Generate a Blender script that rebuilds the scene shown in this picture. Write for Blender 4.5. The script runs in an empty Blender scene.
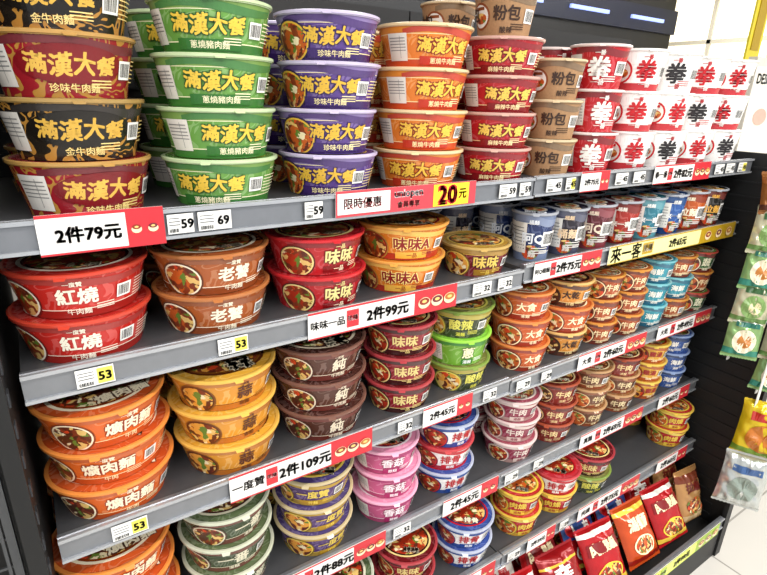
import bpy, bmesh, math, random
from mathutils import Matrix, Vector
R=random.Random(11)
COL=bpy.context.scene.collection
# ------------------------------------------------------------ materials
def lin(h):
    h=h.lstrip('#'); out=[]
    for i in (0,2,4):
        c=int(h[i:i+2],16)/255
        out.append(c/12.92 if c<=.04045 else ((c+.055)/1.055)**2.4)
    return (*out,1)
def shade(h,k):
    h=h.lstrip('#'); o='#'
    for i in (0,2,4):
        c=int(h[i:i+2],16); c=c+(255-c)*k if k>0 else c*(1+k); o+='%02x'%int(max(0,min(255,c)))
    return o
_m={}
def mat(hexc,rough=.26,metal=0.,kind='plain',hex2=None,scale=60,emit=0):
    key=(hexc,rough,metal,kind,hex2,scale,emit)
    if key in _m: return _m[key]
    m=bpy.data.materials.new(kind+'_'+hexc.strip('#')); m.use_nodes=True
    nt=m.node_tree; N=nt.nodes; L=nt.links; b=N['Principled BSDF']
    b.inputs['Roughness'].default_value=rough; b.inputs['Metallic'].default_value=metal
    c=lin(hexc); b.inputs['Base Color'].default_value=c
    tc=N.new('ShaderNodeTexCoord')
    if kind=='plain':
        no=N.new('ShaderNodeTexNoise'); no.inputs['Scale'].default_value=scale; L.new(tc.outputs['Object'],no.inputs['Vector'])
        mx=N.new('ShaderNodeMix'); mx.data_type='RGBA'
        mx.inputs[6].default_value=c; mx.inputs[7].default_value=tuple(x*.84 for x in c[:3])+(1,)
        L.new(no.outputs['Fac'],mx.inputs[0]); L.new(mx.outputs[2],b.inputs['Base Color'])
    elif kind=='ornate':   # printed scroll pattern
        vo=N.new('ShaderNodeTexNoise'); vo.inputs['Scale'].default_value=scale; vo.inputs['Detail'].default_value=1.
        vo.inputs['Distortion'].default_value=1.6
        L.new(tc.outputs['Object'],vo.inputs['Vector'])
        ma=N.new('ShaderNodeMath'); ma.operation='MULTIPLY'; ma.inputs[1].default_value=26
        L.new(vo.outputs['Fac'],ma.inputs[0])
        si=N.new('ShaderNodeMath'); si.operation='SINE'; L.new(ma.outputs[0],si.inputs[0])
        gt=N.new('ShaderNodeMath'); gt.operation='GREATER_THAN'; gt.inputs[1].default_value=.55; L.new(si.outputs[0],gt.inputs[0])
        mx=N.new('ShaderNodeMix'); mx.data_type='RGBA'; mx.inputs[6].default_value=c; mx.inputs[7].default_value=lin(hex2)
        L.new(gt.outputs[0],mx.inputs[0]); L.new(mx.outputs[2],b.inputs['Base Color'])
    elif kind=='food':
        vo=N.new('ShaderNodeTexVoronoi'); vo.inputs['Scale'].default_value=scale
        no=N.new('ShaderNodeTexNoise'); no.inputs['Scale'].default_value=scale*.5; no.inputs['Detail'].default_value=3
        ad=N.new('ShaderNodeVectorMath'); ad.operation='ADD'
        L.new(tc.outputs['Object'],no.inputs['Vector']); L.new(tc.outputs['Object'],ad.inputs[0])
        sc=N.new('ShaderNodeVectorMath'); sc.operation='SCALE'; sc.inputs['Scale'].default_value=.03
        L.new(no.outputs['Color'],sc.inputs[0]); L.new(sc.outputs[0],ad.inputs[1]); L.new(ad.outputs[0],vo.inputs['Vector'])
        cr=N.new('ShaderNodeValToRGB'); cr.color_ramp.interpolation='CONSTANT'
        se=N.new('ShaderNodeSeparateColor'); L.new(vo.outputs['Color'],se.inputs[0]); L.new(se.outputs[0],cr.inputs[0])
        e=cr.color_ramp.elements; e[0].color=c; e[0].position=0; e[1].color=lin('#5a2416'); e[1].position=.34
        for p,h in ((.5,'#d9b46a'),(.66,'#7a3218'),(.82,'#5e7a2c'),(.9,'#e8d8b0'),(.95,'#c8401e')):
            q=e.new(p); q.color=lin(h)
        L.new(cr.outputs[0],b.inputs['Base Color'])
    elif kind=='kraft':
        no=N.new('ShaderNodeTexNoise'); no.inputs['Scale'].default_value=220; L.new(tc.outputs['Object'],no.inputs['Vector'])
        mx=N.new('ShaderNodeMix'); mx.data_type='RGBA'; mx.inputs[6].default_value=c; mx.inputs[7].default_value=lin(hex2)
        L.new(no.outputs['Fac'],mx.inputs[0]); L.new(mx.outputs[2],b.inputs['Base Color'])
    elif kind=='tile':
        br=N.new('ShaderNodeTexBrick'); br.offset=0; br.inputs['Scale'].default_value=1/.6
        br.inputs['Brick Width'].default_value=1; br.inputs['Row Height'].default_value=1; br.inputs['Mortar Size'].default_value=.006
        br.inputs['Color1'].default_value=c; br.inputs['Color2'].default_value=tuple(x*.95 for x in c[:3])+(1,); br.inputs['Mortar'].default_value=lin(hex2)
        L.new(tc.outputs['Object'],br.inputs['Vector']); L.new(br.outputs['Color'],b.inputs['Base Color'])
    if emit:
        b.inputs['Emission Color'].default_value=c; b.inputs['Emission Strength'].default_value=emit
    _m[key]=m; return m
# ------------------------------------------------------------ 2-D art
_t={}
def text2d(s,bold=.0):
    k=(s,bold)
    if k in _t: return _t[k]
    cu=bpy.data.curves.new('glyphs','FONT'); cu.body=s; cu.size=1; cu.resolution_u=2
    ob=bpy.data.objects.new('glyphs',cu); COL.objects.link(ob)
    bpy.context.view_layer.update()
    me=bpy.data.meshes.new_from_object(ob.evaluated_get(bpy.context.evaluated_depsgraph_get()))
    vs=[(v.co.x,v.co.y) for v in me.vertices]; fs=[tuple(p.vertices) for p in me.polygons]
    bpy.data.objects.remove(ob); bpy.data.curves.remove(cu); bpy.data.meshes.remove(me)
    x0=min(v[0] for v in vs);x1=max(v[0] for v in vs);y0=min(v[1] for v in vs);y1=max(v[1] for v in vs)
    vs=[(x-(x0+x1)/2,y-(y0+y1)/2) for x,y in vs]
    if s=='滿漢大餐':   # brush-written title: lean, bounce and uneven stroke weight
        vs=[(x+.10*y+.018*math.sin(9*y+3*x),y*(1+.12*math.cos(2.2*x))+.06*math.sin(3.1*x+.6)+.016*math.sin(11*x)) for x,y in vs]
    if bold:
        V=[];F=[]
        for dx,dy in ((-bold,-bold),(bold,-bold),(-bold,bold),(bold,bold)):
            n=len(V); V+=[(x+dx,y+dy) for x,y in vs]; F+=[tuple(i+n for i in f) for f in fs]
        vs,fs=V,F
    _t[k]=(vs,fs,x1-x0,y1-y0); return _t[k]
def art_text(s,w=None,h=None,bold=.02):
    vs,fs,W,H=text2d(s,bold); k=w/W if w else h/H
    return [(x*k,y*k) for x,y in vs],fs
def art_rect(w,h,n=1):
    return [(-w/2,-h/2),(w/2,-h/2),(w/2,h/2),(-w/2,h/2)],[(0,1,2,3)]
def art_disc(r,ry=None,n=20):
    ry=ry or r
    return [(0,0)]+[(r*math.cos(2*math.pi*i/n),ry*math.sin(2*math.pi*i/n)) for i in range(n)],[(0,i+1,(i+1)%n+1) for i in range(n)]
def art_bar(w,h):
    V=[];F=[];x=-w/2
    rr=random.Random(3)
    while x<w/2-.0012:
        t=rr.choice((.0006,.0009,.0014)); n=len(V); V+=[(x,-h/2),(x+t,-h/2),(x+t,h/2),(x,h/2)]; F.append((n,n+1,n+2,n+3)); x+=t+rr.choice((.0006,.001))
    return V,F
def art_wave(w,h,n=16,a=.35):   # swoosh band
    V=[];F=[]
    for i in range(n+1):
        x=-w/2+w*i/n; y=a*h*math.sin(2*math.pi*i/n); V+=[(x,y-h/2),(x,y+h/2*(.4+.6*math.sin(math.pi*i/n)))]
    for i in range(n): F.append((2*i,2*i+2,2*i+3,2*i+1))
    return V,F
def subdiv(vs,fs,step):
    bm=bmesh.new(); bv=[bm.verts.new((x,y,0)) for x,y in vs]
    for f in fs:
        try: bm.faces.new([bv[i] for i in f])
        except ValueError: pass
    x0=min(v[0] for v in vs);x1=max(v[0] for v in vs)
    k=math.ceil(x0/step)
    while k*step<x1:
        bmesh.ops.bisect_plane(bm,geom=bm.verts[:]+bm.edges[:]+bm.faces[:],plane_co=(k*step,0,0),plane_no=(1,0,0)); k+=1
    bm.verts.index_update()
    V=[(v.co.x,v.co.y) for v in bm.verts]; F=[tuple(v.index for v in f.verts) for f in bm.faces]; bm.free(); return V,F
# ------------------------------------------------------------ mesh builder
class MB:
    def __init__(s): s.v=[];s.f=[];s.mi=[];s.sm=[];s.ms=[]
    def m(s,m):
        if m not in s.ms: s.ms.append(m)
        return s.ms.index(m)
    def add(s,vs,fs,m,smooth=False):
        n=len(s.v); s.v+=list(vs); i=s.m(m)
        for f in fs: s.f.append(tuple(a+n for a in f)); s.mi.append(i); s.sm.append(smooth)
    def box(s,x0,x1,y0,y1,z0,z1,m):
        s.add([(x,y,z) for x in (x0,x1) for y in (y0,y1) for z in (z0,z1)],[(0,1,3,2),(4,6,7,5),(0,4,5,1),(2,3,7,6),(0,2,6,4),(1,5,7,3)],m)
    def lathe(s,prof,mats,n=44,smooth=True):
        for k in range(len(prof)-1):
            (r0,z0),(r1,z1)=prof[k],prof[k+1]; V=[];F=[]
            for i in range(n):
                a=2*math.pi*i/n; V+=[(r0*math.cos(a),r0*math.sin(a),z0),(r1*math.cos(a),r1*math.sin(a),z1)]
            for i in range(n):
                j=(i+1)%n; F.append((2*i,2*j,2*j+1,2*i+1))
            s.add(V,F,mats[k],smooth)
    def extr(s,prof,x0,x1,m):
        n=len(prof); V=[(x0,y,z) for y,z in prof]+[(x1,y,z) for y,z in prof]
        F=[(i,(i+1)%n,n+(i+1)%n,n+i) for i in range(n)]+[tuple(range(n))[::-1],tuple(range(n,2*n))]
        s.add(V,F,m)
    def mesh(s,name):
        me=bpy.data.meshes.new(name); me.from_pydata(s.v,[],s.f)
        for m in s.ms: me.materials.append(m)
        me.polygons.foreach_set('material_index',s.mi); me.polygons.foreach_set('use_smooth',s.sm)
        me.update(); return me
def obj(name,me,parent=None,loc=(0,0,0),rz=0.,**kw):
    o=bpy.data.objects.new(name,me); COL.objects.link(o); o.location=loc; o.rotation_euler=(0,0,rz)
    if parent: o.parent=parent
    for k,v in kw.items(): o[k]=v
    return o
# ------------------------------------------------------------ noodle bowl designs
FOODS={'o':mat('#b8541e',.35,kind='food',scale=110),'r':mat('#a02a12',.35,kind='food',scale=115),'y':mat('#d8963a',.35,kind='food',scale=100),'b':mat('#4a2413',.35,kind='food',scale=120)}
class Design: pass
DS={}
WHITE='#e6e2da'
def design(key,rt,h,body,title,tcol,out=None,sub=None,scol=None,sback=None,low=None,top=None,rim=WHITE,lid=None,food='o',
           ornate=None,tape=.80,tw=None,tz=.56,seal=None,cup=False,label='',side=None,kraft=False,brand=None,bcol=None):
    d=Design(); d.key=key; d.rt=rt; d.h=h; d.cup=cup; d.label=label
    rb=rt*tape; zr=h-.006
    def rad(z): return rb+(rt-.0025-rb)*(z/zr)**1.15
    mb=MB(); mk=(lambda c: mat(c,.7,kind='kraft',hex2='#8a6a4a')) if kraft else (lambda c: mat(c,.24))
    lb_=sum(lin(body)[:3])
    if not ornate and not kraft: ornate=(body,shade(body,.18 if lb_<1.2 else -.05 if lb_>1.9 else -.14))
    bm_=mat(ornate[0],.24,kind='ornate',hex2=ornate[1],scale=26) if ornate else mk(body)
    lowm=mk(low) if low else bm_; topm=mk(top) if top else bm_
    zs=[0,.08*zr,.20*zr,.22*zr,.5*zr,.82*zr,.835*zr,zr]
    prof=[(0,.004),(rb-.006,.004),(rb-.004,0),(rb,0)]+[(rad(z),z) for z in zs[1:]]+[(rt-.0005,zr),(rt-.0005,h-.003)]
    sm_=mat(scol or WHITE)
    mm=[lowm]*3+[lowm,lowm,sm_ if low else lowm,bm_,bm_,sm_ if top else topm,topm,mk(rim),mk(rim)]
    mb.lathe(prof,mm)
    lay=[0]
    def wrap(art,ang,zf,m):
        V,F=subdiv(*art,.006); lay[0]+=1; off=.00035+.00010*lay[0]
        out_=[];a0=math.radians(ang); zc=zf*zr
        for u,v in V:
            z=max(.001,min(zr-.0005,zc+v)); r=rad(z)+off; p=a0+u/rad(zc)
            out_.append((r*math.sin(p),-r*math.cos(p),z))
        mb.add(out_,F,m)
    W=tw or rt*1.15
    def tt(s,w,ang,zf,col,o=None,bold=.025,hmax=None):
        a=art_text(s,w=w,bold=bold)
        hh=max(v[1] for v in a[0])-min(v[1] for v in a[0])
        if hmax and hh>hmax:
            k=hmax/hh; a=([(x*k,y*k) for x,y in a[0]],a[1]); w*=k
        if o: wrap(art_text(s,w=w,bold=.075),ang,zf,mat(o,.4))
        wrap(a,ang,zf,mat(col,.35))
    acc=sback or low or top or shade(body,-.35)
    if not(cup and lb_>1.9):
        for a_ in ((0,) if cup else (0,180)): wrap(art_wave(rt*2.2,h*.16),a_+10,.90,mat(shade(acc,.12)))
    def hero(ang):
        wrap(art_disc(h*.50,h*.45,24),ang,.42,mat(shade(acc,-.3),.4)); wrap(art_disc(h*.46,h*.41,24),ang,.42,mat(tcol,.4)); wrap(art_disc(h*.42,h*.37,24),ang,.42,FOODS[food])
    def panel(ang):
        wrap(art_rect(h*.56,h*.62),ang,.5,mat(WHITE))
        for i in range(7): wrap(art_rect(h*.48,h*.02),ang,.27+.075*i,mat('#8a8a88'))
        wrap(art_rect(h*.01,h*.5),ang+5,.5,mat('#8a8a88'))
    t0=0
    if side=='food' and not cup:
        hero(-48); hero(110); t0=9
    elif side=='food': wrap(art_disc(h*.17,h*.15),-4,.20,FOODS[food]); panel(-62)
    elif side=='seal':
        wrap(art_disc(h*.3),-60,.5,mat(seal or '#c8232a')); wrap(art_disc(h*.25),-60,.5,mat(WHITE)); wrap(art_disc(h*.2,h*.12),-60,.45,FOODS[food])
        wrap(art_rect(h*.3,h*.07),-60,.68,mat(seal or '#c8232a'))
    elif side=='panel': panel(-66)
    if sback: wrap(art_rect(W*.86,h*.2),t0,.17,mat(sback))
    if seal and side!='seal' and not cup: wrap(art_disc(W*.62,h*.30,24),0,tz,mat(seal))
    tt(title,W,t0,tz,tcol,out,hmax=h*(.62 if cup else .42))
    if sub: tt(sub,W*.7,t0,.17,scol or WHITE,None,.012,hmax=h*.14)
    if brand: tt(brand,W*.45,t0-2,.86,bcol or tcol,None,.02,hmax=h*.13)
    for i in range(3): wrap(art_rect(h*.34,h*.018),t0+24,.30-.055*i,mat(scol or WHITE))
    wrap(art_rect(h*.34,h*.3),52,.5,mat('#f4f3ee')); wrap(art_bar(h*.28,h*.22),52,.5,mat('#141414'))
    if not cup:
        for i in range(6): wrap(art_rect(h*.5,h*.018),76,.30+.075*i,mat(scol or WHITE))
        tt(title,W*.75,-125,tz,tcol,out,hmax=h*.4)
    else: tt(title,W,-90,tz,tcol,out,hmax=h*.5)
    d.body=mb.mesh('bowl_body_mesh')
    lb=MB(); lc=lid or body; rm=mat(rim,.18); lm=mat(lc,.18,kind='ornate',hex2=shade(lc,.14),scale=24)
    lb.lathe([(rt-.001,h-.0055),(rt+.0012,h-.0045),(rt+.0012,h-.001),(rt-.001,h),(rt-.005,h-.0004),(rt-.008,h-.0015),(rt*.55,h-.0012),(0,h-.0010)],[rm,rm,rm,rm,lm,lm,lm])
    def flat(art,m,z,cx=0,cy=0): lb.add([(cx+x,cy+y,z) for x,y in art[0]],art[1],m)
    z0=h-.0008
    if not cup:
        flat(art_disc(rt*.80,rt*.74,n=32),mat(tcol,.25),z0,0,0); flat(art_disc(rt*.74,rt*.68,n=32),mat(shade(acc,-.3),.25),z0+.00012,0,0)
        flat(art_disc(rt*.69,rt*.63,n=32),FOODS[food],z0+.00024,0,0)
        tw_=rt*(.8 if len(title)>2 else .45)
        flat(art_text(title,w=tw_,bold=.09),mat(shade(lc,-.5),.35),z0+.0003,rt*.2,-rt*.45)
        flat(art_text(title,w=tw_,bold=.03),mat('#f2e6c8',.35),z0+.0004,rt*.2,-rt*.45)
    else:
        flat(art_disc(rt*.55,n=28),mat(WHITE,.3),z0,0,rt*.1); flat(art_disc(rt*.46,n=28),FOODS[food or 'o'],z0+.0002,0,rt*.1)
        flat(art_text(title,w=rt*(.9 if len(title)>1 else .4),bold=.03),mat(tcol if tcol!=lc else WHITE,.35),z0+.0004,0,-rt*.62)
    lb.add([(-.008,-rt,h-.002),(.008,-rt,h-.002),(.006,-rt-.006,h-.006),(-.006,-rt-.006,h-.006)],[(0,1,2,3)],rm)
    d.lid=lb.mesh('bowl_lid_mesh'); DS[key]=d
for k,b,t,g,rim,sub,nm in (
 ('redgold','#8a1822','#dcb04c','#741018','#b0884a','珍味牛肉麵','red and gold'),
 ('blackgold','#1f1a14','#cfa440','#15110d','#a0824c','金牛肉麵','black and gold')):
    design(k,.085,.072,b,'滿漢大餐',t,None,sub,'#f0d68a',None,rim=rim,lid=b,ornate=(b,'#a97a35'),seal=g,side='panel',label=nm)
design('green',.083,.0675,'#5f9040','滿漢大餐','#e6c044','#1d4a1c','蔥燒豬肉麵','#f7efc8','#2e6a2a',low='#3b7430',top='#789c50',rim='#bccfa2',side='panel',food='y',label='green')
design('purple',.082,.0675,'#523a7c','滿漢大餐','#dcb03c','#2a1648','珍味牛肉麵','#f3e3a8','#3a2261',low='#3c2660',top='#8a78ac',rim='#c0b6d2',side='food',label='purple')
design('orangeA',.084,.0675,'#d47628','滿漢大餐','#efc046','#7a1b12','蔥燒牛肉麵','#fbe9b0','#b5301a',low='#c24a20',top='#dc8a38',rim='#e0c69a',side='panel',label='orange')
design('redA',.079,.066,'#a81c25','滿漢大餐','#e8c458','#5c0a10','麻辣牛肉麵','#fbe9b0','#7d0e15',low='#86141b',rim='#c9a094',side='panel',label='deep red')
design('kraft',.061,.078,'#a9825a','粉包','#3a2418',None,'酸辣','#3a2418',None,rim='#cdb995',lid='#c0a983',side='seal',seal='#8a4a2a',cup=True,tape=.78,kraft=True,tw=.05,label='brown kraft paper')
design('fistred',.064,.090,'#ad1a22','拳','#f4efe8',None,'一番','#f4efe8',None,rim='#e6d4d0',lid='#b3131c',cup=True,tape=.78,tw=.046,side='panel',label='red big-character',brand='一番',tz=.5)
design('fistwhite',.064,.090,'#f2f0ec','拳','#c01822',None,'一番','#f4efe8',None,low='#b8343a',rim='#f0eeea',lid='#ece8e2',cup=True,tape=.78,tw=.046,side='seal',label='white red-character',brand='一番',tz=.52)
design('fistblack',.064,.090,'#f2f0ec','拳','#2a2628',None,'一番','#b01822',None,rim='#f0eeea',lid='#ece8e2',cup=True,tape=.78,tw=.046,side='seal',label='white black-character',brand='一番',bcol='#b01822',tz=.52)
design('braised',.090,.0650,'#b5261f','紅燒','#f4ecd8',None,'牛肉麵','#f4ecd8',None,rim='#c2402e',lid='#a4221c',food='r',side='food',tw=.048,tz=.55,low='#94201a',label='red',brand='一度贊')
design('laojiang',.090,.0650,'#9c5024','老饕','#f6ecd2',None,'牛肉麵','#f6ecd2',None,rim='#ae6c3c',lid='#8e441e',food='o',side='food',tw=.048,tz=.55,low='#84401e',label='copper brown',brand='一度贊')
design('weired',.087,.065,'#aa1c22','味味','#ead890','#4a0a0a','一品','#fff3cf','#7a0e12',rim='#c02a30',lid='#a01a20',food='r',side='food',tw=.065,label='bright red',brand='一品')
design('weiorange',.089,.065,'#d07624','味味A','#8a1414','#f6dc84','一品','#8a1414','#e6ae44',rim='#dc9a48',lid='#cc7a24',food='o',side='food',tw=.07,label='orange',low='#ac3222')
design('weimaroon',.077,.066,'#701e24','味味','#e6c45c','#3a0a0c','一品','#f2cf5a','#a0762a',rim='#c0a05c',lid='#ae8430',food='y',side='food',tw=.055,label='maroon yellow-topped',top='#9c7630')
def cup(k,b,t,tc,top,lid,lab,fd='o'):
    design(k,.051,.112,b,t,tc,None,'麵','#e8e4dc',None,rim='#a4a7ae',lid=lid,top=top,low=top,cup=True,tape=.74,tw=.046,side='food',food=fd,label=lab,tz=.5,brand='桶麵',bcol=tc)
cup('navycup','#1c2c58','阿Q','#e9edf2','#6e7c9a','#141f40','navy blue and silver')
cup('darkcup','#201c28','桶麵','#e7c9a4','#44465a','#1c1826','dark violet')
cup('winecup','#521620','阿Q','#ecd7c0','#7a323a','#40141c','wine red')
cup('redcup','#98241c','來一客','#f3e9dc','#6c1512','#681a18','red')
cup('tealcup','#266a7c','來一客','#f0f4f0','#4e8a96','#1a5c6c','teal')
cup('bluecup','#244e90','來一客','#f4f4f0','#153a70','#1b4280','bright blue')
cup('orangecup','#b04e1a','拉麵','#fff0cf','#7e2612','#a44a1a','orange')
cup('blackcup','#22211f','拉麵','#e9b04a','#5c1f18','#262422','black')
design('pork',.092,.063,'#d46226','爌肉麵','#fff0d0','#8a2410','牛肉','#fbe6b2',None,rim='#e28a40',lid='#b84c20',food='b',side='food',tw=.070,low='#bf5020',label='orange',brand='一度贊')
design('garlic',.090,.0635,'#cf8c30','蒜','#5a2a12',None,'香麵','#5a2a12',None,rim='#e0b050',lid='#d09a34',food='y',side='food',tw=.035,low='#b66a24',label='golden yellow',brand='一度贊')
design('pure',.090,.0635,'#4e2d22','純','#e8dac0',None,'牛肉麵','#efe2c8',None,rim='#745044',lid='#3e221c',food='b',side='food',tw=.038,low='#642a22',label='dark brown',brand='一度贊')
design('weidark',.075,.0655,'#801a22','味味','#e2ca84',None,'一品','#f2d98a',None,rim='#a63c42',lid='#601418',food='r',side='food',tw=.05,low='#3a1616',label='dark red')
design('blackgreen',.075,.0655,'#343c28','酸辣','#dcd660',None,'湯麵','#e6e05a',None,rim='#7d9444',lid='#707038',food='y',side='food',tw=.05,top='#aa9c40',label='dark olive')
design('lime',.075,.0655,'#6a9e32','蔥','#fff7c8','#1c5a1c','湯麵','#ffffff','#2f7a24',rim='#94d648',lid='#7cbe38',food='y',side='panel',tw=.03,label='lime green')
design('tomato',.074,.068,'#c05424','大食','#fff2c8',None,'客麵','#fff2c8',None,rim='#d68244',lid='#bc5826',food='o',side='food',tw=.045,low='#923222',label='orange red')
design('amber',.068,.068,'#c88434','大乾','#3a1c10',None,'拌麵','#f2dca0',None,rim='#d8b06c',lid='#9c562e',food='b',side='food',tw=.042,low='#4e2e22',label='amber and brown')
design('rust',.056,.066,'#a04a26','牛肉','#ffe9b8',None,'湯麵','#ffe9b8',None,rim='#c8883c',lid='#a85426',food='o',side='food',tw=.038,low='#6a2c20',label='rust orange')
design('tealbowl',.056,.068,'#358a9a','海鮮','#f4f4e8',None,'湯麵','#f4f4e8',None,rim='#74b4bc',lid='#358ea0',food='y',side='seal',seal='#d23a2a',tw=.038,low='#265f78',label='teal')
design('gardengreen',.056,.066,'#386034','蔬','#f4f0d0',None,'湯麵','#f4f0d0',None,rim='#b0483a',lid='#649044',food='y',side='food',tw=.028,low='#6a2824',label='green with red rim')
design('dongreen',.085,.064,'#3e4834','一番','#dcd6bc',None,'湯麵','#e6dfc4',None,rim='#c2c6b0',lid='#526040',food='b',side='food',tw=.055,label='dark green',low='#683e34')
design('lilac',.082,.064,'#503a68','一度贊','#e6ca58',None,'拌麵','#f4d45a','#b08a2c',rim='#c0b08a',lid='#463a6a',food='y',side='food',tw=.062,low='#a08438',label='violet and yellow')
design('pink',.076,.064,'#c05a82','香菇','#f6e6ea','#8a1c4a','雞麵','#fbeef2','#a02a5e',rim='#e6a8c0',lid='#d484a2',food='r',side='panel',tw=.048,low='#a8446c',label='pink')
design('whiteblue',.076,.064,'#ecebe8','排骨','#b81c24',None,'雞麵','#f0f0f0','#24438c',rim='#aab2c6',lid='#34488a',food='r',side='food',seal='#24438c' and None,tw=.05,low='#304c90',top='#304c90',label='white and blue')
design('whitered',.072,.064,'#ebe6e2','排骨','#b81c24',None,'雞麵','#f0f0f0','#b81c24',rim='#c04448',lid='#ac2a32',food='r',side='food',tw=.048,low='#ac2a32',label='white and red')
design('pinkwhite',.072,.062,'#822c40','牛肉','#ead6cc',None,'湯麵','#84243a','#d8c0b8',rim='#dcc4c0',lid='#944452',food='r',side='food',tw=.042,low='#a88680',label='maroon and pale pink')
design('maroon',.068,.062,'#7a261e','牛肉','#f2d49a',None,'湯麵','#f2d49a',None,rim='#a24c34',lid='#661e16',food='b',side='food',tw=.042,label='maroon')
design('cocoa',.066,.062,'#643c26','牛肉','#f0d9a8',None,'湯麵','#f0d9a8',None,rim='#b89066',lid='#865a34',food='o',side='food',tw=.042,low='#88462a',label='cocoa brown')
design('sun',.060,.064,'#cc9834','雞湯','#9a1c14',None,'湯麵','#ffe9b8',None,rim='#d8ba54',lid='#c0802c',food='y',side='food',tw=.038,low='#a85024',label='yellow orange')
design('royal',.058,.064,'#304c88','海鮮','#f4f0e8',None,'湯麵','#f4f0e8',None,rim='#889cc2',lid='#3c589c',food='y',side='seal',seal='#d23a2a',tw=.038,label='royal blue')
design('redyellow',.068,.070,'#a82024','肉燥','#e8c448',None,'湯麵','#a01818','#e8c448',rim='#d8b248',lid='#ac2a28',food='o',side='food',tw=.043,low='#c89a34',label='red and yellow')
# ------------------------------------------------------------ shelf metrics
F_=.74
SH={'A1':(1.332,F_),'A2':(1.334,F_),'B1':(1.137,F_),'B2':(1.146,F_),'C1':(.873,F_),'C2':(.866,F_),'D1':(.602,F_),'D2':(.598,F_),'E1':(.378,.70),'E2':(.378,.70)}
RES={'A':'on the top shelf','B':'on the second shelf','C':'on the third shelf','D':'on the fourth shelf','E':'on the fifth shelf'}
def place(sk,X,keys,rows=2,dy=0.,jit=1.):
    zc,fy=SH[sk]; zt=zc+.0124
    r=max(DS[k].rt for k in keys)
    for row in range(rows):
        Y=fy+.0145+r*.80+dy+row*(2*r+.009)
        if Y+r>1.183: break
        z=zt
        for lev,k in enumerate(keys[::-1]):
            d=DS[k]; jx=R.uniform(-.0035,.0035)*jit if lev else R.uniform(-.0012,.0012); jy=R.uniform(0,.004)*jit
            ang=-math.atan2(X,Y)*.66+R.uniform(-.36,.36)
            nm='noodle_cup' if d.cup else 'noodle_bowl'
            lab=f"{d.label} instant noodle {'cup' if d.cup else 'bowl'} {RES[sk[0]]}"
            e=obj(nm,None,loc=(X+jx,Y+jy,z),rz=ang,label=lab,category='noodle cup' if d.cup else 'noodle bowl',group=f"instant noodle {'cups' if d.cup else 'bowls'} {RES[sk[0]]}")
            e.empty_display_size=.03
            obj('body',d.body,e); obj('lid',d.lid,e)
            z+=d.h+.0001
place('A1',.064,['blackgold','redgold','blackgold','redgold'])
place('A1',.250,['green']*4); place('A1',.432,['purple']*4); place('A1',.624,['orangeA']*4)
place('A1',.810,['kraft','redA','redA','redA','redA'])
place('A2',.960,['kraft']*3)
for x,ks in ((1.10,['fistred','fistred','fistred']),(1.25,['fistwhite','fistwhite','fistwhite']),(1.395,['fistblack','fistwhite','fistblack']),(1.54,['fistwhite','fistblack','fistwhite']),(1.685,['fistwhite','fistwhite','fistblack'])):
    place('A2',x,ks,3)
place('B1',.036,['braised']*2); place('B1',.222,['laojiang']*2); place('B1',.408,['weired']*2); place('B1',.594,['weiorange']*2); place('B1',.785,['weimaroon'],1)
place('B1',.745,['navycup'],2,.175); place('B1',.853,['darkcup'],2,.175)
for x,k in zip([.94+.1085*i for i in range(8)],['navycup','darkcup','winecup','redcup','tealcup','bluecup','orangecup','blackcup']):
    place('B2',x,[k],4)
place('C1',.040,['pork']*3); place('C1',.228,['garlic']*3); place('C1',.412,['pure']*3); place('C1',.592,['weidark']*3); place('C1',.755,['blackgreen','lime','blackgreen'])
place('C2',.958,['tomato']*3); place('C2',1.112,['amber','tomato','amber']) ; place('C2',1.247,['rust']*3); place('C2',1.367,['rust']*3); place('C2',1.487,['tealbowl']*3); place('C2',1.607,['rust','tealbowl','rust']); place('C2',1.727,['gardengreen','rust','gardengreen'])
place('D1',.022,['pork']*3); place('D1',.208,['dongreen']*3); place('D1',.388,['lilac']*3); place('D1',.565,['pink']*3); place('D1',.735,['whiteblue','whitered','whiteblue']) 
place('D2',.962,['pinkwhite']*3); place('D2',1.12,['maroon']*3); place('D2',1.268,['cocoa']*3); place('D2',1.415,['maroon','cocoa','cocoa']); place('D2',1.558,['sun']*3); place('D2',1.695,['royal']*3)
place('E1',.42,['dongreen']*2,1); place('E1',.60,['weidark']*2,1); place('E1',.785,['whiteblue','whiteblue'],2)
place('E2',.975,['redyellow']*2); place('E2',1.13,['whitered','redyellow']); place('E2',1.285,['weidark','blackgreen']); place('E2',1.725,['redyellow']*2,2)
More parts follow.
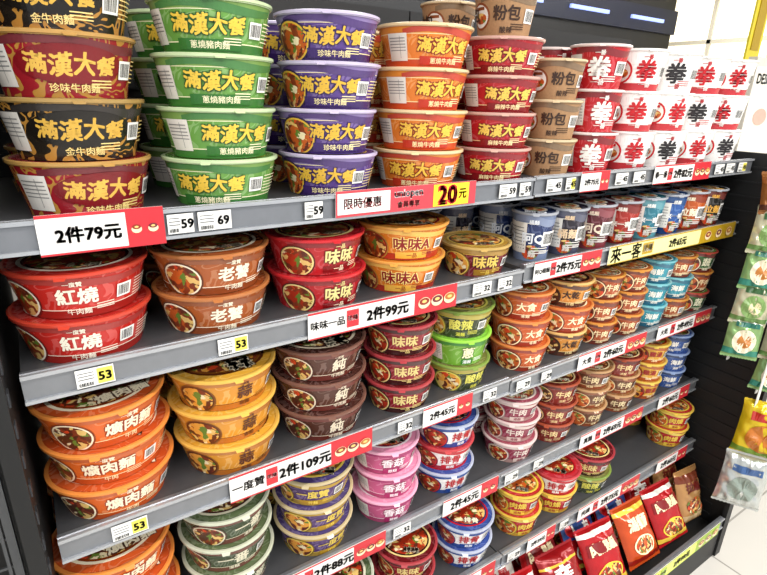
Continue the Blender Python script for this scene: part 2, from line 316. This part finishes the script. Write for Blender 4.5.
# ------------------------------------------------------------ shelving units
DECK=mat('#4c4d50',.45,.3); BLACK=mat('#08090a',.55); DARK=mat('#0e0f11',.6); RAILC=mat('#85888d',.28,.55); RAILL=mat('#b4b7bb',.25,.5)
def shelf_mesh(x0,x1,zc,fy):
    m=MB(); m.box(x0,x1,fy+.012,1.19,zc-.012,zc+.012,DECK); return m.mesh('shelf_board_mesh')
def rail_mesh(x0,x1,zc,fy):
    m=MB(); p=[(fy,zc-.018),(fy,zc+.0155),(fy+.004,zc+.021),(fy+.012,zc+.020),(fy+.012,zc-.020)]
    m.extr(p,x0,x1,RAILC)
    for a,b in ((zc+.0150,zc+.0205),(zc-.0205,zc-.0160)): m.box(x0,x1,fy-.0045,fy+.001,a,b,RAILL)
    return m.mesh('price_rail_mesh')
for bi,(x0,x1,suf,lab) in enumerate(((-.05,.857,'1','black metal shelving bay holding large noodle bowls'),(.861,1.80,'2','black metal shelving bay holding cups and smaller noodle bowls'))):
    e=obj('shelving_unit',None,loc=(0,0,0),label=lab,category='shelf')
    m=MB(); m.box(x0,x1,1.195,1.215,.0,1.70,DARK)
    for i in range(40): m.box(x0,x1,1.190,1.195,.06+i*.04,.064+i*.04,BLACK)
    obj('back_panel',m.mesh('back'),e)
    for xx in ((x0,x0+.02),(x1-.02,x1)):
        m=MB(); m.box(xx[0],xx[1],1.215,1.26,0,1.70,BLACK); obj('upright',m.mesh('upright'),e)
    for r_ in 'ABCDE':
        zc,fy=SH[r_+suf]; s=obj('shelf_board',shelf_mesh(x0,x1,zc,fy),e); obj('price_rail',rail_mesh(x0,x1,zc,fy),s)
        for xx in (x0+.004,x1-.008):
            m=MB(); m.add([(xx,1.19,zc-.012),(xx,1.19,zc-.032),(xx,fy+.2,zc-.012),(xx+.004,1.19,zc-.012),(xx+.004,1.19,zc-.032),(xx+.004,fy+.2,zc-.012)],[(0,1,2),(3,5,4),(0,3,4,1),(1,4,5,2),(0,2,5,3)],BLACK)
            obj('shelf_bracket',m.mesh('bracket'),s)
    m=MB(); m.box(x0,x1,.563,1.19,.0,.12,BLACK); m.box(x0,x1,.551,.563,0,.168,BLACK); obj('base_deck',m.mesh('deck'),e)
    obj('price_rail',rail_mesh(x0,x1,.150,.55),e,label='low grey price rail of the base')
m=MB(); m.box(1.815,1.835,.56,1.26,0,1.37,BLACK)
for i in range(30): m.box(1.812,1.815,.60,1.18,.05+i*.044,.056+i*.044,DARK)
m.box(1.805,1.840,.545,.56,0,1.38,BLACK)
obj('end_panel',m.mesh('endp'),label='black slotted metal end panel closing the shelving run',category='panel')
m=MB(); m.box(-.085,-.065,.70,1.26,0,1.72,BLACK)
for i in range(36): m.box(-.065,-.063,.715,.73,.05+i*.045,.07+i*.045,mat('#4a4c50',.4,.5))
obj('end_panel',m.mesh('endp2'),label='black slotted upright panel beside the big bowls',category='panel')
m=MB(); WM=mat('#5b5d60',.35,.7)
for i in range(12): m.box(-.42+i*.028,-.416+i*.028,.744,.748,.1,1.5,WM)
for i in range(30): m.box(-.43,-.095,.748,.751,.1+i*.048,.104+i*.048,WM)
m.box(-.43,-.42,.74,.752,0,1.52,WM); m.box(-.105,-.095,.74,.752,0,1.52,WM); m.box(-.43,-.095,.74,.752,1.51,1.52,WM)
obj('wire_grid_panel',m.mesh('grid'),label='grey wire grid display panel next to the shelving',category='wire panel')
m=MB(); m.box(-.6,-.09,.80,.82,0,1.9,BLACK); obj('partition_board',m.mesh('pb'),label='plain black partition board behind the wire grid',category='panel')
# ------------------------------------------------------------ price cards
def card(name,parts,w,h,x,z,y,lab,cat,grp,tilt=0):
    m=MB(); m.box(-w/2,w/2,-.0004,.0008,-h/2,h/2,mat('#eceae5',.3))
    off=.0006
    for (art,cx,cz,c) in parts:
        off+=.00015; m.add([(u+cx,-off,v+cz) for u,v in art[0]],art[1],mat(c,.35))
    o=obj(name,m.mesh(name),loc=(x,y,z),label=lab,category=cat,group=grp)
    o.rotation_euler=(tilt,0,0); return o
def T(s,h=None,w=None,b=.02): return art_text(s,w=w,h=h,bold=b)
def promo(sk,x0,x1,num,h=.046,accent='#c42a34',paper=None,pre='一度贊',lab=None,y=None,z=None,bowls=3):
    if sk: zc,fy=SH[sk]
    else: zc,fy=z,y
    w=x1-x0; P=[]
    if paper: P.append((art_rect(w,h),0,0,paper))
    P.append((art_rect(w,h*.08),0,h*.46,accent)); P.append((art_rect(w*.32,h*.92),w*.34,0,accent))
    P.append((art_rect(w,h*.05),0,-h*.475,accent))
    big=w>.2
    if pre: P.append((T(pre,w=w*.20) if len(pre)>2 else T(pre,h=h*.4),-w*.385,0,'#2a1a18'))
    if big:
        P.append((art_rect(w*.075,h*.66),-w*.235,0,accent)); P.append((T('限購',w=w*.062),-w*.235,h*.02,'#ffffff'))
        nw=T('2件'+num+'元',h=h*.5,b=.035)
        if max(v[0] for v in nw[0])*2>w*.36: nw=T('2件'+num+'元',w=w*.36,b=.035)
        P.append((nw,-w*.005,-.001,'#20181a'))
    else:
        P.append((T('2件'+num+'元',w=w*.5,b=.035),-w*.12,-.001,'#20181a'))
    nb=bowls if big else 2
    for i in range(nb):
        cx=w*(.25+.095*i) if big else w*(.26+.14*i); rr=min(w*.044,h*.36)
        P.append((art_disc(rr,rr*.8),cx,-.002,'#f2d9b0')); P.append((art_disc(rr*.84,rr*.5),cx,.001,('#8a2a1a','#6a2030','#b06a2a')[i%3]))
        P.append((art_disc(rr*.4,rr*.22),cx,.001,'#e8c070'))
    card('promotion_strip',P,w,h,(x0+x1)/2,zc+.001,fy-.0065,lab or f'promotion strip reading 2件{num}元 clipped to a shelf rail','price sign','promotion strips on shelf rails')
def tag(sk,x,num='53',w=.046,h=.026,col='#e6dc5a',y=None,z=None):
    if sk: zc,fy=SH[sk]
    else: zc,fy=z,y
    P=[(art_rect(w*.5,h),-w*.25,0,'#f0f0ec'),(art_rect(w*.42,h*.86),w*.26,0,col)]
    for i in range(3): P.append((art_rect(w*.42,h*.05),-w*.24,h*(.30-.17*i),'#6a6a6a'))
    P.append((art_bar(w*.40,h*.2),-w*.24,-h*.33,'#111111')); P.append((T(num,h=h*.46,b=.03),w*.25,0,'#16161a'))
    card('price_tag',P,w,h,x,zc,fy-.0056,f'small white price tag reading {num} in a shelf rail','price tag','price tags on shelf rails')
W2='#e9e8e3'
promo('A1',-.002,.141,'79',pre='',h=.05); tag('A1',.162,'59',w=.034,col=W2); tag('A1',.208,'69',col=W2)
w,h=.295,.042
card('promotion_strip',[(art_rect(w,h),0,0,'#c8404a'),(art_rect(w*.34,h*.8),-w*.32,0,'#f3e6e2'),(T('限時優惠',w=w*.24),-w*.33,0,'#b01824'),(T('uniopen',w=w*.20,b=.03),-w*.02,h*.18,'#ffffff'),(T('會員專享',w=w*.16,b=.01),-w*.02,-h*.22,'#ffe6d0'),(art_rect(w*.28,h*.92),w*.30,0,'#f2de2c'),(T('20',h=h*.75,b=.05),w*.27,0,'#c01824'),(T('元',h=h*.4,b=.03),w*.39,0,'#c01824')],w,h,.545,1.337,F_-.0067,'red and yellow member offer strip reading uniopen 20','price sign','promotion strips on shelf rails')
tag('A1',.36,'59',w=.03,col=W2); tag('A1',.78,'59',col=W2); tag('A1',.828,'59',w=.03,col=W2); tag('A2',.915,'45',col=W2)
promo('A2',1.0,1.10,'75',pre='',h=.044); tag('A2',.968,'45',w=.03); tag('A2',1.15,'45',col=W2); tag('A2',1.22,'45',col=W2); promo('A2',1.28,1.545,'82',pre='拳一番'); tag('A2',1.60,'45',col=W2); tag('A2',1.66,'45',col=W2); tag('A2',1.73,'45')
tag('B1',.032); tag('B1',.22); promo('B1',.345,.665,'99',pre='味味一品',h=.048); tag('B1',.735,'32',w=.05,col=W2); tag('B1',.80,'32',w=.04,col=W2)
promo('B2',.885,1.12,'75',pre='阿Q桶麵'); promo('B2',1.15,1.775,'65',pre='來一客',paper='#efe9a0',accent='#b8941c',h=.046)
tag('C1',.042,w=.05); promo('C1',.195,.475,'109',h=.052); tag('C1',.555,'32',w=.035,col=W2); promo('C1',.60,.735,'45',pre=''); tag('C1',.79,'32',w=.04,col=W2)
tag('C2',.90,'29',col=W2); tag('C2',.98,'29',w=.035,col=W2); promo('C2',1.10,1.40,'60',pre='大食'); promo('C2',1.46,1.76,'49',pre='大乾')
tag('D1',.20,'45'); promo('D1',.268,.515,'88',pre='',h=.048); tag('D1',.56,'32',col=W2); promo('D1',.675,.85,'45',pre='')
tag('D2',.90,'29',col=W2); tag('D2',1.0,'29',w=.035,col=W2); promo('D2',1.17,1.47,'69',pre='真麵'); promo('D2',1.56,1.74,'60',pre='')
tag('E1',.60,'32'); promo('E1',.68,.83,'45',pre=''); tag('E2',.90,'29',col=W2); promo('E2',.95,1.06,'39',pre=''); promo('E2',1.16,1.46,'75',pre='肉燥'); tag('E2',1.10,'29',w=.035,col=W2); promo('E2',1.56,1.74,'60',pre='')
promo(None,1.30,1.76,'99',pre='家庭包',paper='#e9ee6a',accent='#9ab82a',h=.05,y=.55,z=.150); tag(None,1.20,'85',y=.55,z=.15)
# ------------------------------------------------------------ pouches
def pillow(w,h,d,body,arts,bands=(),nx=20,nz=26,seed=0,metal=.15,crump=1.):
    rr=random.Random(seed); m=MB(); ph=[rr.uniform(0,6) for _ in range(4)]
    def bul(u,v):
        e=max(0,1-abs(v)**5)*max(0,1-abs(u)**2.6)
        wr=1+.12*math.sin(5*u+ph[0])*math.sin(7*v+ph[1])+crump*(.14*math.sin(15*u+3*v+ph[2])*abs(v)**2+.07*math.sin(11*v+6*u+ph[3]))
        return d/2*(e**.6)*wr+.0006
    def sx(u,v): return u*w/2*(1-.06*(1-abs(v)**4))
    for side in (-1,1):
        V=[];band={}
        for j in range(nz+1):
            for i in range(nx+1):
                u=2*i/nx-1; v=2*j/nz-1
                V.append((sx(u,v),side*bul(u,v),h/2*v))
        for j in range(nz):
            v=2*(j+.5)/nz-1; c=body
            for lo,hi,cc in bands:
                if lo<=v<=hi: c=cc
            for i in range(nx):
                a=j*(nx+1)+i; band.setdefault(c,[]).append((a,a+1,a+nx+2,a+nx+1) if side<0 else (a,a+nx+1,a+nx+2,a+1))
        for c,fs in band.items(): m.add(V,fs,mat(c,.18,metal),True)
    for s in (-1,1):
        V=[];F=[];n=24
        for i in range(n+1):
            x=-w/2+w*i/n; V+=[(x,0,s*h/2*.98),(x,0,s*(h/2+.006+(.002 if i%2 else 0)))]
        for i in range(n): F.append((2*i,2*i+2,2*i+3,2*i+1))
        m.add(V,F,mat(body,.25,.3))
    lay=0
    for art,cx,cz,c in arts:
        V,F=subdiv(*art,.006); lay+=1
        m.add([(x+cx,-bul(max(-1,min(1,2*(x+cx)/w)),max(-1,min(1,2*(z+cz)/h)))-.0012-.0002*lay,z+cz) for x,z in V],F,c if not isinstance(c,str) else mat(c,.3))
    return m.mesh('pouch_mesh')
PK={}
PK['redbag']=pillow(.15,.17,.05,'#b01c20',[(art_disc(.05,.028,24),0,-.045,'#f0c63a'),(art_disc(.045,.024,24),0,-.045,FOODS['r']),(art_rect(.12,.034),0,.03,'#7d0e12'),(T('肉燥麵',w=.10,b=.04),0,.03,'#f7e6b8')],bands=((-.95,-.8,'#e8c64a'),(.75,.95,'#e0dcd4')),seed=1)
PK['maroonbag']=pillow(.15,.17,.05,'#8f1418',[(T('辛',w=.06,b=.05),-.01,.02,'#f4efe6'),(T('拉麵',w=.05,b=.03),.03,-.035,'#f5d25a'),(art_disc(.035,.02),-.02,-.055,FOODS['r'])],bands=((.6,.72,'#e8b93a'),(-.95,-.8,'#1a1414')),seed=2)
PK['tanbag']=pillow(.13,.17,.05,'#b98a55',[(art_disc(.04,.028),0,-.03,FOODS['o']),(T('拉麵',w=.07,b=.04),0,.035,'#6a1c14')],bands=((.6,.95,'#7a3a24'),(-.95,-.7,'#d8b98a')),seed=3)
PK['whitered']=pillow(.15,.17,.045,'#dcd6cc',[(T('排骨',w=.08,b=.04),0,.03,'#b8181e'),(art_disc(.045,.028),0,-.035,FOODS['y'])],bands=((-.9,-.7,'#b8181e'),(.6,.9,'#1d4b86')),seed=4)
PK['orangebag']=pillow(.15,.17,.045,'#c04a1c',[(T('湯麵',w=.08,b=.04),0,.03,'#fff0c0'),(art_disc(.045,.028),0,-.035,'#fff0c0'),(art_disc(.04,.024),0,-.035,FOODS['o'])],bands=((-.9,-.75,'#8a1c14'),(.8,.95,'#e8c64a')),seed=5)
PK['bluered']=pillow(.15,.17,.045,'#b4161c',[(art_rect(.14,.05),0,.03,'#1d3f7e'),(T('豬肉',w=.07,b=.04),0,.03,'#f4efe6'),(art_disc(.045,.028),0,-.035,'#f4efe6'),(art_disc(.04,.024),0,-.035,FOODS['y'])],bands=((-.9,-.8,'#e8c64a'),),seed=6)
BAGLAB={'redbag':'red glossy instant noodle multipack','maroonbag':'dark red glossy noodle multipack','tanbag':'tan and brown noodle multipack','whitered':'white and red noodle multipack','orangebag':'orange noodle multipack','bluered':'red noodle multipack with blue title band'}
def bag(k,x,y,z,rx,rz,ry=0):
    o=obj('noodle_packet',PK[k],loc=(x,y,z),label=BAGLAB[k]+' on the shelving base',category='noodle packet',group='noodle packets on the base')
    o.rotation_euler=(rx,ry,rz); return o
cols=[(.55,'redbag'),(.725,'whitered'),(.90,'redbag'),(1.075,'bluered'),(1.25,'redbag'),(1.42,'orangebag'),(1.59,'maroonbag'),(1.735,'tanbag')]
for x,k in cols:
    base=R.uniform(-.04,.0)
    for j in range(6):
        kk=k
        if x<1.7 and R.random()<.5: kk=R.choice(['redbag','redbag','bluered','maroonbag','whitered'])
        t_=math.radians((20 if k=='tanbag' else 36)+R.uniform(-2,2))
        bag(kk,x+R.uniform(-.005,.005),.652+j*.083,.122+.093*math.cos(t_)+.022*math.sin(t_)+.008,-t_,base-.05+R.uniform(-.06,.04),R.uniform(-.05,.05))
# ------------------------------------------------------------ hanging snack strips
HP=[pillow(.095,.12,.034,'#8cb072',[(art_disc(.03,.036),0,-.012,'#e8e0c4'),(art_disc(.018,.02),0,-.012,'#b8742c'),(art_rect(.06,.014),0,.038,'#1f6a5a')],bands=((-.9,-.65,'#3a8a76'),(.7,.95,'#dfe6d4')),seed=8,metal=.4,crump=1.8),
    pillow(.095,.12,.034,'#c4c0a0',[(art_disc(.03,.034),0,-.01,'#7a9c58'),(art_disc(.016,.018),.004,-.012,'#e0d4a8'),(art_rect(.06,.016),0,.038,'#2f5a30')],bands=((-.9,-.7,'#6a9050'),),seed=9,metal=.4,crump=1.8),
    pillow(.10,.10,.034,'#8a5624',[(art_disc(.03,.026),0,-.01,'#d8ae3c'),(art_rect(.06,.014),0,.032,'#e4d8b0')],bands=((-.9,-.65,'#4e2614'),),seed=10,metal=.3,crump=1.8),
    pillow(.14,.17,.05,'#d4b61e',[(art_disc(.045,.045),0,-.02,'#b86a18'),(art_rect(.09,.026),0,.048,'#b02418')],bands=((-.9,-.7,'#6a8a24'),),seed=12,metal=.3,crump=1.8),
    pillow(.13,.17,.05,'#c4c8c4',[(art_disc(.04,.04),0,-.02,'#8a968c'),(art_rect(.08,.022),0,.045,'#3a5a8a')],seed=13,metal=.6,crump=1.8)]
HL=['pale green snack pouch with round picture','cream and green snack pouch','brown and yellow snack pouch','large yellow snack bag','silver white snack bag']
for (x,y,n,ztop,off) in ((1.675,.62,5,1.345,0),(1.752,.55,6,1.345,1)):
    m=MB(); m.box(-.008,.008,-.001,.001,-.04-.105*n,.04,mat('#e2e2dc',.3)); m.box(-.012,.012,-.006,.004,.03,.05,mat('#c9c9c4',.3))
    obj('clip_strip',m.mesh('clip'),loc=(x,y,ztop),label='white plastic clip strip hanging beside the end panel',category='display strip')
    for i in range(n):
        k=2 if i==0 else ((i+off)%2)
        o=obj('snack_pouch',HP[k],loc=(x+R.uniform(-.004,.004),y-.020-.001*i,ztop-.06-i*.105),label=HL[k]+' on a clip strip',category='snack pouch',group='snack pouches on clip strips')
        o.rotation_euler=(-.14+.05*(i%2),R.uniform(-.12,.12),-.95)
m=MB(); m.box(-.008,.008,-.001,.001,-.66,.04,mat('#e2e2dc',.3))
obj('clip_strip',m.mesh('clip'),loc=(1.715,.53,1.02),label='white plastic clip strip carrying large snack bags',category='display strip')
for k,x,y,z in ((3,1.735,.50,.575),(4,1.71,.505,.40)):
    o=obj('snack_bag',HP[k],loc=(x,y,z),label=HL[k]+' hanging by the end panel',category='snack bag'); o.rotation_euler=(-.1,.05,-1.0)
# ------------------------------------------------------------ room
def slab(name,x0,x1,y0,y1,z0,z1,m,**kw):
    b=MB(); b.box(x0,x1,y0,y1,z0,z1,m); return obj(name,b.mesh(name),kind='structure',**kw)
slab('floor',-3,6.5,-3,5,-.05,0,mat('#c0bdb6',.22,kind='tile',hex2='#8f8c86'))
slab('ceiling',-3,6.5,-3,5,2.8,2.85,mat('#dedad2',.8))
slab('wall_right',6.5,6.6,-3,5,0,2.8,mat('#dcd6c8',.7))
slab('wall_back',-3,6.5,5,5.1,0,2.8,mat('#c9c4ba',.7))
m=MB(); fr=mat('#c4beac',.5)
y0,y1,z0,z1=2.75,4.0,1.70,2.65
gl=mat('#f6ecd2',.3,emit=1.5)
m.box(6.47,6.48,y0,y1,z0,z1,gl)
for y in (y0,(y0+y1)/2,y1): m.box(6.44,6.5,y-.02,y+.02,z0,z1,fr)
for z in (z0,2.15,z1): m.box(6.44,6.5,y0,y1,z-.02,z+.02,fr)
obj('window_1',m.mesh('win'),kind='structure')
m=MB(); m.box(.7,2.95,1.75,2.4,0,2.02,mat('#0b0d12',.35)); m.box(.7,2.95,1.73,1.75,1.84,1.95,mat('#18203a',.3))
e=obj('drinks_cooler',None,label='dark refrigerated cabinet standing in the aisle behind the shelving',category='refrigerator')
obj('body',m.mesh('cool'),e)
for i in range(5):
    m=MB(); m.box(.75+i*.45,1.02+i*.45,1.72,1.73,1.885,1.90,mat('#9fb4ff',.3,emit=1.2)); obj('light_strip',m.mesh('ls'),e)
m=MB(); m.box(2.95,3.45,1.30,1.34,0,1.72,mat('#e4dccb',.5)); m.box(2.95,3.45,1.295,1.30,1.25,1.68,mat('#efe9dc',.4))
for art,cx,cz,c in ((T('DESSERT',w=.24,b=.02),3.10,1.625,'#8a98a6'),(art_disc(.07,.04),3.10,1.45,'#d8b0a0')):
    m.add([(u+cx,1.2935,v+cz) for u,v in art[0]],art[1],mat(c,.4))
obj('sign_board',m.mesh('sb'),label='cream standing sign board reading DESSERT at the aisle end',category='sign')
m=MB(); m.box(3.26,3.40,1.50,1.51,1.70,2.25,mat('#e8d63a',.4)); m.box(3.29,3.37,1.495,1.50,1.78,2.17,mat('#b8981c',.4)); m.box(3.325,3.335,1.51,1.52,0,2.27,mat('#c8c8c4',.4,.5))
obj('banner_stand',m.mesh('bn'),label='narrow yellow banner on a thin metal stand',category='banner')
# ------------------------------------------------------------ lights
def area(x,y,z,sx,sy,p,rot=(0,0,0),c=(1,.98,.96)):
    l=bpy.data.lights.new('tube','AREA'); l.shape='RECTANGLE'; l.size=sx; l.size_y=sy; l.energy=p; l.color=c
    o=bpy.data.objects.new('ceiling_light',l); COL.objects.link(o); o.location=(x,y,z); o.rotation_euler=rot
for x in (-.9,.9,2.7,4.5): area(x,-.35,2.76,1.3,.16,28)
for x in (-.9,.9,2.7,4.5): area(x,-1.9,2.76,1.3,.2,62)
area(4.6,2.9,2.76,3,.5,80); area(1,2.2,2.76,3,.4,20)  # first lamp is an extra one, added to brighten the wall around the window
w=bpy.data.worlds.new('World'); bpy.context.scene.world=w; w.use_nodes=True
w.node_tree.nodes['Background'].inputs[0].default_value=(.93,.96,1,1); w.node_tree.nodes['Background'].inputs[1].default_value=.9
# ------------------------------------------------------------ camera
cam=bpy.data.cameras.new('camera'); cam.lens=532/767*36; cam.sensor_width=36; cam.clip_start=.02
co=bpy.data.objects.new('camera',cam); COL.objects.link(co)
r=Vector((.835,-.5497,.0254)).normalized(); fw=Vector((.5244,.7815,-.3382)); fw=(fw-r*fw.dot(r)).normalized(); up=r.cross(fw)
Mx=Matrix((r,up,-fw)).transposed().to_4x4(); Mx.translation=(0,0,1.5); co.matrix_world=Mx
bpy.context.scene.camera=co
bpy.context.scene.view_settings.view_transform='Standard'
bpy.context.scene.view_settings.exposure=0.
print('objs',len(bpy.data.objects),'bowls',sum(o.name.startswith('noodle_') for o in bpy.data.objects))
